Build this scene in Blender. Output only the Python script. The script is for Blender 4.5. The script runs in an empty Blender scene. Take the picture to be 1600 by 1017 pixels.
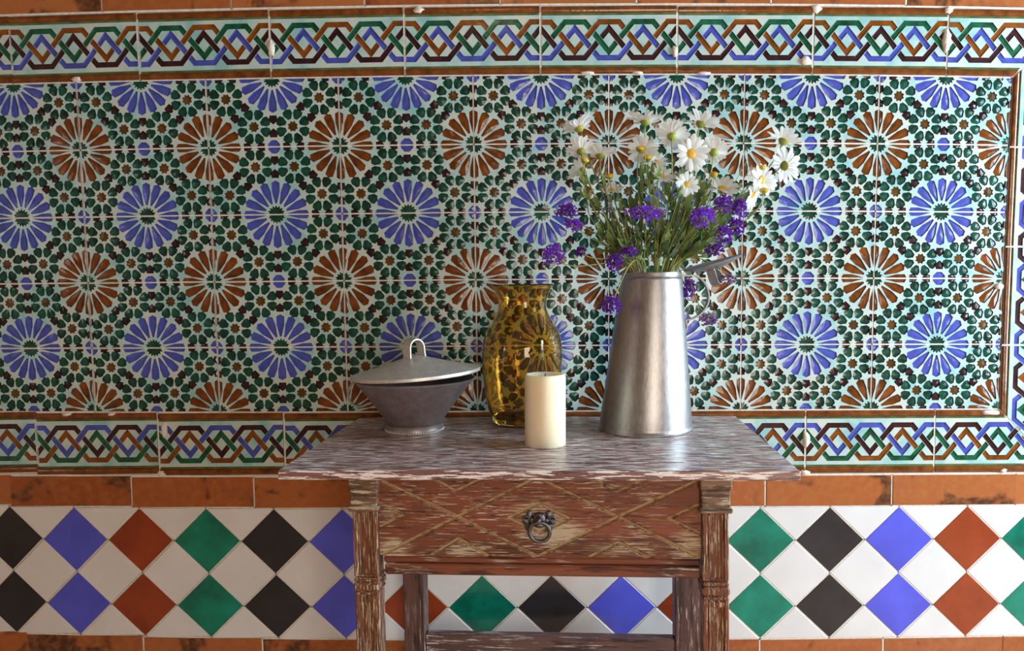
import bpy, bmesh, math, random
from mathutils import Vector, Matrix
from mathutils.geometry import delaunay_2d_cdt
R = random.Random(7)
PI = math.pi
scene = bpy.context.scene
col = scene.collection

# ------------------------------------------------------------------ camera, light, exposure
cam_d = bpy.data.cameras.new('camera'); cam = bpy.data.objects.new('camera', cam_d); col.objects.link(cam)
cam_d.sensor_width = 36.0; cam_d.sensor_fit = 'HORIZONTAL'; cam_d.lens = 1210.87 * 36 / 1600
cam_d.clip_start = 0.02
_r = Vector((0.9997626, 0.0117404, -0.0183552)); _d = Vector((-0.0176468, -0.0578294, -0.9981705)); _f = Vector((-0.0127804, 0.9982574, -0.0576085))
m = Matrix.Identity(4)
for i in range(3):
    m[i][0] = _r[i]; m[i][1] = -_d[i]; m[i][2] = -_f[i]
m.translation = Vector((-0.045826, -1.650751, 1.063179))
cam.matrix_world = m
scene.camera = cam

world = bpy.data.worlds.new('world'); scene.world = world; world.use_nodes = True
world.node_tree.nodes['Background'].inputs[0].default_value = (0.75, 0.85, 1.0, 1)
world.node_tree.nodes['Background'].inputs[1].default_value = 1.0

def area(name, loc, direction, sx, sy, power, color):
    d = bpy.data.lights.new(name, 'AREA'); d.shape = 'RECTANGLE'; d.size = sx; d.size_y = sy; d.energy = power; d.color = color
    o = bpy.data.objects.new(name, d); col.objects.link(o); o.location = loc
    o.rotation_euler = Vector(direction).to_track_quat('-Z', 'Z').to_euler()
    return o
# daylight entering through the window and the slit, plus a front fill
area('daylight_window', (2.12, -0.71, 1.25), (-1, 0, 0), 1.2, 1.7, 144, (0.67, 0.86, 1.0))
area('doorway_fill', (0.85, -3.98, 0.95), (0, 1, 0), 0.95, 1.7, 42, (1.0, 0.86, 0.68))  # warm fill lamp added at an unseen doorway to brighten the fronts
area('daylight_slit', (-2.32, -1.85, 1.35), (1, 0, 0), 0.18, 1.3, 4.0, (1.0, 0.93, 0.85))

vs = scene.view_settings
vs.view_transform = 'Standard'; vs.look = 'None'; vs.gamma = 1.0; vs.use_curve_mapping = False
vs.exposure = 0.0

# ------------------------------------------------------------------ object helpers
def link(o, parent=None):
    col.objects.link(o)
    if parent is not None: o.parent = parent
    return o
def mesh_from(name, verts, faces, smooth=False):
    me = bpy.data.meshes.new(name); me.from_pydata([tuple(v) for v in verts], [], faces)
    me.validate(clean_customdata=False)
    if smooth: me.polygons.foreach_set('use_smooth', [True] * len(me.polygons))
    me.update()
    return me
def obj(name, me, mat, parent=None, loc=(0, 0, 0), rot=(0, 0, 0), scale=(1, 1, 1)):
    if mat is not None and len(me.materials) == 0: me.materials.append(mat)
    o = bpy.data.objects.new(name, me); o.location = loc; o.rotation_euler = rot; o.scale = scale
    return link(o, parent)
def empty(name, loc, rotz=0.0):
    o = bpy.data.objects.new(name, None); o.location = loc; o.rotation_euler = (0, 0, rotz); o.empty_display_size = 0.02
    return link(o)
def tag(o, label, cat, group=None):
    o['label'] = label; o['category'] = cat
    if group: o['group'] = group
    return o
def struct(o, label=None, cat=None):
    o['kind'] = 'structure'
    if label: o['label'] = label
    if cat: o['category'] = cat
    return o
def stuff(o):
    o['kind'] = 'stuff'; return o

class MB:
    def __init__(s): s.v = []; s.f = []
    def add(s, verts, faces):
        b = len(s.v); s.v += [tuple(v) for v in verts]; s.f += [tuple(i + b for i in f) for f in faces]
    def box(s, x0, x1, y0, y1, z0, z1, c=0.0):
        if c <= 0:
            s.add([(x, y, z) for x in (x0, x1) for y in (y0, y1) for z in (z0, z1)],
                  [(0, 1, 3, 2), (4, 6, 7, 5), (0, 4, 5, 1), (2, 3, 7, 6), (0, 2, 6, 4), (1, 5, 7, 3)])
            return
        bm = bmesh.new(); lo = (x0, y0, z0); hi = (x1, y1, z1)
        for a in range(3):
            for sa in (0, 1):
                for sb in (0, 1):
                    for sc in (0, 1):
                        p = [0, 0, 0]; b_, c_ = (a + 1) % 3, (a + 2) % 3
                        p[a] = hi[a] if sa else lo[a]
                        p[b_] = hi[b_] - c if sb else lo[b_] + c
                        p[c_] = hi[c_] - c if sc else lo[c_] + c
                        bm.verts.new(p)
        bmesh.ops.convex_hull(bm, input=bm.verts)
        bmesh.ops.dissolve_limit(bm, angle_limit=0.01, verts=bm.verts, edges=bm.edges)
        bm.verts.index_update()
        s.add([v.co[:] for v in bm.verts], [[v.index for v in f.verts] for f in bm.faces]); bm.free()
    def lathe(s, prof, n=48, shear=0.0, wob=None):
        b = len(s.v)
        for r, z in prof:
            for k in range(n):
                a = 2 * PI * k / n
                rr = r * (wob(a, z) if wob else 1)
                s.v.append((rr * math.cos(a) + shear * z, rr * math.sin(a), z))
        for i in range(len(prof) - 1):
            for k in range(n):
                a, c = b + i * n + k, b + i * n + (k + 1) % n
                s.f.append((a, c, c + n, a + n))
    def tube(s, pts, rad, n=6, cap=True):
        pts = [Vector(p) for p in pts]; b = len(s.v)
        up = Vector((0.3, 0.8, 0.2)).normalized()
        for i, p in enumerate(pts):
            t = (pts[min(i + 1, len(pts) - 1)] - pts[max(i - 1, 0)]).normalized()
            u = (up - t * up.dot(t)).normalized(); w = t.cross(u); up = u
            r = rad(i / (len(pts) - 1)) if callable(rad) else rad
            for k in range(n):
                a = 2 * PI * k / n
                s.v.append(tuple(p + (u * math.cos(a) + w * math.sin(a)) * r))
        for i in range(len(pts) - 1):
            for k in range(n):
                a, c = b + i * n + k, b + i * n + (k + 1) % n
                s.f.append((a, c, c + n, a + n))
        if cap:
            s.f.append(tuple(b + k for k in reversed(range(n)))); e = b + (len(pts) - 1) * n
            s.f.append(tuple(e + k for k in range(n)))
    def strap(s, pts, axis, width, thick):
        """flat metal strap following pts; axis = direction across its width"""
        pts = [Vector(p) for p in pts]; ax = Vector(axis).normalized(); b = len(s.v)
        for i, p in enumerate(pts):
            t = (pts[min(i + 1, len(pts) - 1)] - pts[max(i - 1, 0)]).normalized()
            nrm = t.cross(ax).normalized()
            for sx, sn in ((-1, -1), (1, -1), (1, 1), (-1, 1)):
                s.v.append(tuple(p + ax * (sx * width / 2) + nrm * (sn * thick / 2)))
        for i in range(len(pts) - 1):
            for k in range(4):
                a, c = b + i * 4 + k, b + i * 4 + (k + 1) % 4
                s.f.append((a, c, c + 4, a + 4))
        s.f.append((b + 3, b + 2, b + 1, b)); e = b + (len(pts) - 1) * 4; s.f.append((e, e + 1, e + 2, e + 3))
    def ball(s, c, rx, ry=None, rz=None, nu=8, nv=5):
        ry = ry or rx; rz = rz or rx; b = len(s.v)
        s.v.append((c[0], c[1], c[2] - rz))
        for j in range(1, nv):
            t = -PI / 2 + PI * j / nv
            for k in range(nu):
                a = 2 * PI * k / nu
                s.v.append((c[0] + rx * math.cos(t) * math.cos(a), c[1] + ry * math.cos(t) * math.sin(a), c[2] + rz * math.sin(t)))
        s.v.append((c[0], c[1], c[2] + rz)); top = len(s.v) - 1
        for k in range(nu):
            s.f.append((b, b + 1 + (k + 1) % nu, b + 1 + k))
            s.f.append((top, top - nu + k, top - nu + (k + 1) % nu))
        for j in range(nv - 2):
            for k in range(nu):
                a, c2 = b + 1 + j * nu + k, b + 1 + j * nu + (k + 1) % nu
                s.f.append((a, c2, c2 + nu, a + nu))
    def torus(s, c, R0, r0, axis='y', nu=28, nv=8):
        b = len(s.v)
        for i in range(nu):
            a = 2 * PI * i / nu
            for k in range(nv):
                t = 2 * PI * k / nv; q = R0 + r0 * math.cos(t)
                p = (q * math.cos(a), r0 * math.sin(t), q * math.sin(a)) if axis == 'y' else (q * math.cos(a), q * math.sin(a), r0 * math.sin(t))
                s.v.append((c[0] + p[0], c[1] + p[1], c[2] + p[2]))
        for i in range(nu):
            for k in range(nv):
                s.f.append((b + i * nv + k, b + i * nv + (k + 1) % nv, b + ((i + 1) % nu) * nv + (k + 1) % nv, b + ((i + 1) % nu) * nv + k))
    def mesh(s, name, smooth=False, fix=True):
        me = mesh_from(name, s.v, s.f, smooth)
        if fix:
            bm = bmesh.new(); bm.from_mesh(me); bmesh.ops.recalc_face_normals(bm, faces=bm.faces); bm.to_mesh(me); bm.free()
        return me
    def build(s, name, mat, parent=None, smooth=False, loc=(0, 0, 0), rot=(0, 0, 0), auto=None):
        me = s.mesh(name, smooth)
        if auto is not None:
            me.polygons.foreach_set('use_smooth', [True] * len(me.polygons)); sharp(me, auto)
        return obj(name, me, mat, parent, loc, rot)
def sharp(me, deg):
    bm = bmesh.new(); bm.from_mesh(me)
    for e in bm.edges:
        if len(e.link_faces) != 2 or e.calc_face_angle(4) > math.radians(deg): e.smooth = False
    bm.to_mesh(me); bm.free()

# ------------------------------------------------------------------ materials
class NT:
    def __init__(s, name):
        s.m = bpy.data.materials.new(name); s.m.use_nodes = True; s.t = s.m.node_tree; s.n = s.t.nodes
        s.b = s.n['Principled BSDF']
    def node(s, typ, **kw):
        n = s.n.new(typ)
        for k, v in kw.items(): setattr(n, k, v)
        return n
    def set(s, sock, v):
        if hasattr(v, 'is_linked') or hasattr(v, 'links'): s.t.links.new(v, sock)
        else: sock.default_value = v
    def coord(s, scale=(1, 1, 1), rnd=True):
        tc = s.node('ShaderNodeTexCoord'); mp = s.node('ShaderNodeMapping'); mp.inputs['Scale'].default_value = scale
        src = tc.outputs['Object']
        if rnd:
            oi = s.node('ShaderNodeObjectInfo'); ml = s.node('ShaderNodeMath', operation='MULTIPLY'); s.t.links.new(oi.outputs['Random'], ml.inputs[0]); ml.inputs[1].default_value = 37.0
            va = s.node('ShaderNodeVectorMath', operation='ADD'); s.t.links.new(src, va.inputs[0]); s.t.links.new(ml.outputs[0], va.inputs[1]); src = va.outputs[0]
        s.t.links.new(src, mp.inputs['Vector']); return mp.outputs[0]
    def noise(s, vec, scale, detail=3, rough=0.55, dist=0.0):
        n = s.node('ShaderNodeTexNoise'); s.t.links.new(vec, n.inputs['Vector'])
        n.inputs['Scale'].default_value = scale; n.inputs['Detail'].default_value = detail; n.inputs['Roughness'].default_value = rough; n.inputs['Distortion'].default_value = dist
        return n.outputs['Fac']
    def ramp(s, fac, stops):
        r = s.node('ShaderNodeValToRGB'); s.t.links.new(fac, r.inputs[0]); e = r.color_ramp.elements
        while len(e) < len(stops): e.new(0.5)
        for i, (p, c) in enumerate(stops):
            e[i].position = p; e[i].color = (*c, 1) if len(c) == 3 else c
        return r.outputs[0]
    def step(s, fac, a, b):
        m_ = s.node('ShaderNodeMapRange', interpolation_type='SMOOTHSTEP'); s.t.links.new(fac, m_.inputs[0]); m_.inputs[1].default_value = a; m_.inputs[2].default_value = b
        return m_.outputs[0]
    def mul(s, a, b, op='MULTIPLY'):
        m_ = s.node('ShaderNodeMath', operation=op); s.set(m_.inputs[0], a); s.set(m_.inputs[1], b); return m_.outputs[0]
    def mix(s, fac, a, b, mode='MIX'):
        x = s.node('ShaderNodeMix', data_type='RGBA', blend_type=mode)
        s.set(x.inputs[0], fac); s.set(x.inputs[6], (*a, 1) if isinstance(a, tuple) else a); s.set(x.inputs[7], (*b, 1) if isinstance(b, tuple) else b)
        return x.outputs[2]
    def bump(s, h, strength=0.2, dist=0.001):
        b = s.node('ShaderNodeBump'); b.inputs['Strength'].default_value = strength; b.inputs['Distance'].default_value = dist
        s.t.links.new(h, b.inputs['Height']); s.t.links.new(b.outputs[0], s.b.inputs['Normal'])
    def rand(s):
        return s.node('ShaderNodeObjectInfo').outputs['Random']
    def attr(s, name):
        return s.node('ShaderNodeAttribute', attribute_name=name).outputs['Fac']
    def done(s, color, rough=0.5, **kw):
        s.set(s.b.inputs['Base Color'], (*color, 1) if isinstance(color, tuple) else color); s.set(s.b.inputs['Roughness'], rough)
        for k, v in kw.items(): s.b.inputs[k.replace('_', ' ')].default_value = v
        return s.m

def glaze(name, c, dark=0.6, light=1.2, rough=0.16, scale=45, bump=0.25, c2=None, spread=(0.3, 0.7)):
    t = NT(name); v = t.coord()
    n = t.noise(v, scale, 3); lo = tuple(x * dark for x in c); hi = c2 or tuple(min(1, x * light) for x in c)
    cc = t.ramp(n, [(spread[0], lo), (spread[1], hi)])
    t.bump(t.noise(v, scale * 2.2, 2), bump, 0.0012)
    return t.done(cc, rough, IOR=1.5)

M = {}
M['ground'] = glaze('aqua_white_glaze', (0.80, 0.84, 0.74), rough=0.2, scale=28, c2=None)
def ground_mat():
    t = NT('aqua_white_glaze'); v = t.coord()
    n = t.noise(v, 16, 4, 0.6); f = t.noise(v, 70, 2)
    cc = t.ramp(n, [(0.34, (0.27, 0.51, 0.52)), (0.46, (0.42, 0.60, 0.58)), (0.60, (0.56, 0.62, 0.57))])
    t.bump(f, 0.3, 0.0012)
    return t.done(cc, 0.2, IOR=1.5)
M['ground'] = ground_mat()
M['blue'] = glaze('cobalt_glaze', (0.070, 0.092, 0.42), 0.8, 1.15)
M['brown'] = glaze('honey_brown_glaze', (0.175, 0.048, 0.008), 0.5, 1.4)
M['green'] = glaze('emerald_glaze', (0.006, 0.065, 0.043), 0.35, 1.5)
M['dark'] = glaze('manganese_glaze', (0.030, 0.011, 0.015), 0.6, 1.4)
M['heart'] = glaze('brown_heart_glaze', (0.12, 0.055, 0.012), 0.5, 1.3)
M['strap_blue'] = glaze('strap_cobalt_glaze', (0.070, 0.092, 0.42), 0.7, 1.15)
M['strap_brown'] = glaze('strap_brown_glaze', (0.22, 0.066, 0.010), 0.6, 1.3)
M['strap_green'] = glaze('strap_green_glaze', (0.010, 0.095, 0.045), 0.5, 1.5)
M['strap_dark'] = glaze('strap_manganese_glaze', (0.040, 0.013, 0.016), 0.6, 1.4)
M['fillet'] = glaze('brown_fillet_glaze', (0.19, 0.055, 0.011), 0.5, 1.35, 0.14)
M['line'] = glaze('olive_line_glaze', (0.16, 0.20, 0.08), 0.6, 1.3, 0.13)
M['d_white'] = glaze('white_tile_glaze', (0.75, 0.75, 0.76), 0.93, 1.05, 0.22, 9, 0.08)
M['d_black'] = glaze('black_tile_glaze', (0.027, 0.027, 0.033), 0.8, 1.25, 0.16, 12, 0.12)
M['d_blue'] = glaze('blue_tile_glaze', (0.095, 0.11, 0.70), 0.85, 1.1, 0.2, 12, 0.1)
M['d_red'] = glaze('red_tile_glaze', (0.30, 0.052, 0.018), 0.8, 1.15, 0.15, 14, 0.35)
M['d_green'] = glaze('green_tile_glaze', (0.003, 0.20, 0.135), 0.6, 1.35, 0.14, 14, 0.2)
def brick_mat():
    t = NT('terracotta_brick'); v = t.coord()
    big = t.noise(v, 7, 3, 0.6, 0.6); sm = t.noise(v, 60, 4)
    base = t.ramp(t.rand(), [(0.0, (0.30, 0.075, 0.022)), (0.4, (0.40, 0.115, 0.030)), (0.7, (0.34, 0.10, 0.035)), (1.0, (0.45, 0.15, 0.045))])
    c1 = t.mix(t.step(big, 0.54, 0.62), base, (0.085, 0.032, 0.016))
    c2 = t.mix(t.mul(t.step(sm, 0.35, 0.75), 0.5), c1, (0.45, 0.17, 0.06))
    t.bump(sm, 0.35, 0.0015)
    return t.done(c2, 0.2, IOR=1.5)
M['brick'] = brick_mat()
def plain(name, c, rough=0.7, scale=40, var=0.15, bump=0.3, dist=0.002, **kw):
    t = NT(name); v = t.coord(); n = t.noise(v, scale, 4)
    cc = t.ramp(n, [(0.3, tuple(x * (1 - var) for x in c)), (0.7, tuple(min(1, x * (1 + var)) for x in c))])
    t.bump(n, bump, dist)
    return t.done(cc, rough, **kw)
M['grout'] = plain('pale_grout', (0.74, 0.69, 0.61), 0.9, 120, 0.15, 0.6)
M['plaster'] = plain('warm_plaster', (0.42, 0.26, 0.14), 0.9, 30, 0.1)
M['patch'] = plain('white_plaster_patch', (0.78, 0.70, 0.60), 0.9, 160, 0.15, 0.8)
M['floor'] = plain('terracotta_floor', (0.55, 0.33, 0.20), 0.5, 6, 0.15)
M['ceiling'] = plain('cream_ceiling', (0.16, 0.10, 0.06), 0.9, 6, 0.05)
M['frame'] = plain('painted_window_frame', (0.35, 0.25, 0.16), 0.6, 30, 0.15)

def wood(name, axis, base, lime, amt, along=14, across=190, worn=False, rough=0.55, bmp=0.55):
    t = NT(name)
    sc = [across] * 3; sc[axis] = along
    v = t.coord(tuple(sc), rnd=False); sg = [22] * 3; sg[axis] = 2.2; vg = t.coord(tuple(sg), rnd=False)
    tone = t.noise(vg, 1.0, 4, 0.6, 0.4); fine = t.noise(v, 1.0, 4, 0.65, 0.15)
    sp = [across * 0.5] * 3; sp[axis] = along * 0.7; fine2 = t.noise(t.coord(tuple(sp), rnd=False), 1.0, 3, 0.6, 0.2)
    c = t.ramp(tone, [(0.28, tuple(x * 0.42 for x in base)), (0.5, base), (0.72, tuple(min(1, x * 1.45) for x in base))])
    c = t.mix(t.mul(t.step(fine2, 0.46, 0.36), 0.8), c, tuple(x * 0.2 for x in base))
    patch = t.noise(t.coord((9, 9, 9), rnd=False), 1.0, 3, 0.6)
    lm = t.mul(t.step(fine, 0.605 - 0.08 * amt, 0.645 - 0.08 * amt), t.step(patch, 0.62 - 0.42 * amt, 0.80 - 0.36 * amt))
    c = t.mix(lm, c, lime)
    if worn:
        w = t.attr('worn'); g = t.attr('groove')
        grit = t.step(t.mul(fine, t.mul(w, 0.30), 'ADD'), 0.56, 0.76)
        c = t.mix(t.mul(grit, t.step(w, 0.0, 0.6)), c, (0.56, 0.46, 0.32))
        c = t.mix(t.mul(g, t.step(fine2, 0.25, 0.60)), c, (0.62, 0.47, 0.27))
    t.bump(fine, bmp, 0.0012)
    return t.done(c, rough)
RED = (0.20, 0.056, 0.025)
M['wood_top'] = wood('limed_wood_tabletop', 0, (0.27, 0.130, 0.115), (0.98, 0.94, 0.94), 1.15, 22, 270, rough=0.34, bmp=0.12)
M['wood_top'].node_tree.nodes['Principled BSDF'].inputs['Coat Weight'].default_value = 0.2
M['wood_top'].node_tree.nodes['Principled BSDF'].inputs['Coat Roughness'].default_value = 0.22
M['wood_edge'] = wood('limed_wood_rail', 0, RED, (0.60, 0.52, 0.42), 0.35)
M['wood_drawer'] = wood('limed_wood_drawer', 0, RED, (0.62, 0.50, 0.38), 0.50, 30, 520, True)
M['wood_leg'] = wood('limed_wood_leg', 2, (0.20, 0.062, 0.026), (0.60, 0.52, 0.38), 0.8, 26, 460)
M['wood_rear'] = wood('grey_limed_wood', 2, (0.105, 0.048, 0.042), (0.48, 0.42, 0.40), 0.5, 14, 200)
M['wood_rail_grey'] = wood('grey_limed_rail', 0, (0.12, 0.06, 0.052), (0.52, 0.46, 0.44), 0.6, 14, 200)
M['wood_cap'] = wood('limed_wood_capital', 0, (0.22, 0.13, 0.08), (0.58, 0.50, 0.38), 0.8, 20, 200)

def metal(name, c, rough, mott=0.2, scale=60, stretch=(1, 1, 1), bumpy=0.1, met=1.0):
    t = NT(name); v = t.coord(stretch); n = t.noise(v, scale, 4, 0.65)
    cc = t.ramp(n, [(0.3, tuple(x * (1 - mott) for x in c)), (0.7, tuple(min(1, x * (1 + mott)) for x in c))])
    rr = t.node('ShaderNodeMapRange'); t.t.links.new(n, rr.inputs[0]); rr.inputs[3].default_value = rough - 0.07; rr.inputs[4].default_value = rough + 0.1
    t.bump(t.noise(v, scale * 4, 2), bumpy, 0.0006)
    return t.done(cc, rr.outputs[0], Metallic=met)
M['zinc'] = metal('galvanised_jug_metal', (0.40, 0.385, 0.38), 0.33, 0.18, 60, (4, 4, 1.0), 0.35, 0.85)
M['zinc_dark'] = metal('weathered_zinc', (0.20, 0.20, 0.215), 0.36, 0.2, 80, met=0.8)
M['pewter'] = metal('dull_pewter', (0.34, 0.295, 0.305), 0.40, 0.2, 60, met=0.75)
M['pewter_lid'] = metal('lit_pewter_lid', (0.72, 0.69, 0.65), 0.46, 0.14, 70, met=0.7)  # bowl's pewter, made paler: light on the upward-facing lid put into the colour
M['pewter_foot'] = metal('worn_pewter_foot', (0.46, 0.43, 0.43), 0.42, 0.2, 60, met=0.8)
M['pewter_dark'] = metal('tarnished_pewter', (0.13, 0.11, 0.10), 0.5, 0.2, 60, met=0.7)
M['iron'] = metal('blackened_iron', (0.16, 0.16, 0.17), 0.34, 0.5, 300, bumpy=0.5)
def glass_mat():
    t = NT('amber_glass'); v = t.coord(rnd=False)
    vo = t.node('ShaderNodeTexVoronoi'); t.t.links.new(v, vo.inputs['Vector']); vo.inputs['Scale'].default_value = 55
    t.bump(vo.outputs['Distance'], 0.13, 0.004)
    return t.done((0.96, 0.69, 0.25), 0.03, Transmission_Weight=1.0, IOR=1.46)
M['glass'] = glass_mat()
def wax():
    t = NT('cream_wax'); t.bump(t.noise(t.coord(), 55, 3), 0.15, 0.002)
    m_ = t.done((0.98, 0.83, 0.60), 0.45, Subsurface_Weight=0.6, Subsurface_Scale=0.03)
    t.b.inputs['Subsurface Radius'].default_value = (1.0, 0.5, 0.25); return m_
M['wax'] = wax()
def leafy(name, c, var=0.35, trans=0.25, rough=0.5, scale=90):
    t = NT(name); n = t.noise(t.coord(), scale, 3)
    f = t.mul(t.mul(n, 0.6), t.mul(t.rand(), 0.4), 'ADD')
    cc = t.ramp(f, [(0.25, tuple(x * (1 - var) for x in c)), (0.75, tuple(min(1, x * (1 + var)) for x in c))])
    t.done(cc, rough)
    if trans > 0:
        tr = t.node('ShaderNodeBsdfTranslucent'); t.t.links.new(cc, tr.inputs[0]); mx = t.node('ShaderNodeMixShader'); mx.inputs[0].default_value = trans
        t.t.links.new(t.b.outputs[0], mx.inputs[1]); t.t.links.new(tr.outputs[0], mx.inputs[2])
        t.t.links.new(mx.outputs[0], t.n['Material Output'].inputs[0])
    return t.m
M['petal'] = leafy('white_petal', (0.95, 0.95, 0.92), 0.03, 0.5)
M['disc'] = leafy('yellow_disc', (0.70, 0.40, 0.015), 0.3, 0)
M['calyx'] = leafy('pale_green_calyx', (0.30, 0.36, 0.05), 0.3, 0.1)
M['stem'] = leafy('green_stem', (0.31, 0.36, 0.11), 0.35, 0)
M['leaf'] = leafy('green_leaf', (0.20, 0.28, 0.08), 0.45, 0.35)
M['leaf_grey'] = leafy('grey_green_leaf', (0.14, 0.23, 0.14), 0.45, 0.35)
M['purple'] = leafy('violet_floret', (0.24, 0.05, 0.58), 0.45, 0.25, 0.6, 400)
M['lilac'] = leafy('dusty_lilac_floret', (0.26, 0.12, 0.36), 0.4, 0.2, 0.6, 400)
M['wick'] = plain('wick', (0.08, 0.06, 0.05), 0.9)

# ------------------------------------------------------------------ the tiled wall
Z0 = 1.486                       # height of the top edge of the rosette panel
DX = [0.002948, 0.015908, 0.008749, -0.000126, 0.020386, -0.002433, -0.017068, -0.001838, 0.007586, -0.004516]
DZ = [0.006306, -0.014691, 0.018737, -0.011024, -0.008955, -3.8e-05, -0.001531, -0.017331, -0.005585, -0.010358]
def warp(X, Z):
    """hand-laid courses: the tiles drift a few millimetres off the ideal grid"""
    x = max(-1.25, min(1.12, X)); z = max(-1.28, min(0.2, Z))
    b = (1, x, z, x * x, x * z, z * z, x ** 3, x * x * z, x * z * z, z ** 3)
    return X + sum(p * q for p, q in zip(DX, b)), Z + sum(p * q for p, q in zip(DZ, b))
def put(o, X, Z, theta=0.0, y=0.0):
    e = 0.06
    x, z = warp(X, Z); xa, za = warp(X - e, Z); xb, zb = warp(X + e, Z); xc, zc = warp(X, Z - e); xd, zd = warp(X, Z + e)
    sx = (xb - xa) / (2 * e); sz = (zd - zc) / (2 * e)
    dl = (-(zb - za) / (2 * e) + (xd - xc) / (2 * e)) / 2
    q = round(theta / (PI / 2)) % 2
    o.location = (x, y, Z0 + z); o.rotation_euler = (0, theta + dl, 0)
    o.scale = (sz, 1, sx) if q else (sx, 1, sz)
FRONT, BED = 0.0, 0.0035
mb = MB(); mb.box(-2.3, 2.0, BED, 0.25, 0, 2.6); wall_back = struct(mb.build('wall_back', M['grout']))
wall_back['label'] = 'back wall covered in glazed Moorish tiles, diamonds and bricks'

def clip_half(poly, n, d):
    """keep n.p <= d"""
    out = []
    for i in range(len(poly)):
        a, b = poly[i], poly[(i + 1) % len(poly)]
        da = n[0] * a[0] + n[1] * a[1] - d; db = n[0] * b[0] + n[1] * b[1] - d
        if da <= 1e-9: out.append(a)
        if (da < -1e-9 and db > 1e-9) or (da > 1e-9 and db < -1e-9):
            t = da / (da - db); out.append((a[0] + t * (b[0] - a[0]), a[1] + t * (b[1] - a[1])))
    res = []
    for p in out:
        if not res or (p[0] - res[-1][0]) ** 2 + (p[1] - res[-1][1]) ** 2 > 1e-9: res.append(p)
    if len(res) > 1 and (res[0][0] - res[-1][0]) ** 2 + (res[0][1] - res[-1][1]) ** 2 <= 1e-9: res.pop()
    return res
def clip_poly(poly, clip):
    """clip: counter-clockwise convex polygon"""
    for i in range(len(clip)):
        a, b = clip[i], clip[(i + 1) % len(clip)]
        n = (b[1] - a[1], -(b[0] - a[0])); l = math.hypot(*n); n = (n[0] / l, n[1] / l)
        poly = clip_half(poly, n, n[0] * a[0] + n[1] * a[1])
        if len(poly) < 3: return []
    return poly
def parea(p): return 0.5 * sum(p[i][0] * p[(i + 1) % len(p)][1] - p[(i + 1) % len(p)][0] * p[i][1] for i in range(len(p)))
def inset(p, d):
    n = len(p); out = []; a0 = parea(p)
    for i in range(n):
        a, b, c = p[i - 1], p[i], p[(i + 1) % n]
        e1 = (b[0] - a[0], b[1] - a[1]); e2 = (c[0] - b[0], c[1] - b[1]); l1 = math.hypot(*e1); l2 = math.hypot(*e2)
        n1 = (-e1[1] / l1, e1[0] / l1); n2 = (-e2[1] / l2, e2[0] / l2)
        k = 1 + n1[0] * n2[0] + n1[1] * n2[1]
        if k < 0.15: k = 0.15
        out.append((b[0] + d * (n1[0] + n2[0]) / k, b[1] + d * (n1[1] + n2[1]) / k))
    if not (0.12 * a0 < parea(out) < a0):
        cx = sum(q[0] for q in p) / n; cy = sum(q[1] for q in p) / n
        out = [(cx + (q[0] - cx) * 0.7, cy + (q[1] - cy) * 0.7) for q in p]
    return out
def cell_geo(mbx, poly, depth, bev, pillow):
    """a glaze pool sunk into the tile: sloped rim, slightly domed floor"""
    q = inset(poly, bev); n = len(poly)
    vs_ = [(a, FRONT, b) for a, b in poly] + [(a, FRONT + depth, b) for a, b in q]
    fs = [(i, (i + 1) % n, n + (i + 1) % n, n + i) for i in range(n)]
    if pillow is not None:
        cx = sum(a for a, b in q) / n; cz = sum(b for a, b in q) / n
        vs_.append((cx, FRONT + depth - pillow, cz)); fs += [(n + i, n + (i + 1) % n, 2 * n) for i in range(n)]
    else:
        fs.append(tuple(n + i for i in range(n)))
    mbx.add(vs_, fs)
def ground_mesh(name, outline, cells, back=BED):
    vs_ = [Vector(p) for p in outline]; faces = [list(range(len(outline)))]
    for c in cells:
        faces.append(list(range(len(vs_), len(vs_) + len(c)))); vs_ += [Vector(p) for p in c]
    ov, oe, of, a_, b_, orig = delaunay_2d_cdt(vs_, [], faces, 0, 1e-6)
    mbx = MB(); V = [(v[0], FRONT, v[1]) for v in ov]
    F = [tuple(f) for f, o in zip(of, orig) if len(o) == 1 and o[0] == 0]
    mbx.add(V, F); n = len(outline)
    mbx.add([(a, FRONT, b) for a, b in outline] + [(a, back, b) for a, b in outline], [(i, n + i, n + (i + 1) % n, (i + 1) % n) for i in range(n)])
    me = mesh_from(name, mbx.v, mbx.f)
    # front faces look towards -y
    bm = bmesh.new(); bm.from_mesh(me)
    for f in bm.faces:
        f.normal_update()
        if f.normal.y > 0.5: f.normal_flip()
    bm.to_mesh(me); bm.free(); return me
def cellmesh(name, polys, depth, bev, pillow):
    mbx = MB()
    for p in polys: cell_geo(mbx, p, depth, bev, pillow)
    me = mesh_from(name, mbx.v, mbx.f)
    bm = bmesh.new(); bm.from_mesh(me)
    for f in bm.faces:
        f.normal_update()
        if f.normal.y > 0: f.normal_flip()
    bm.to_mesh(me); bm.free(); return me

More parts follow.
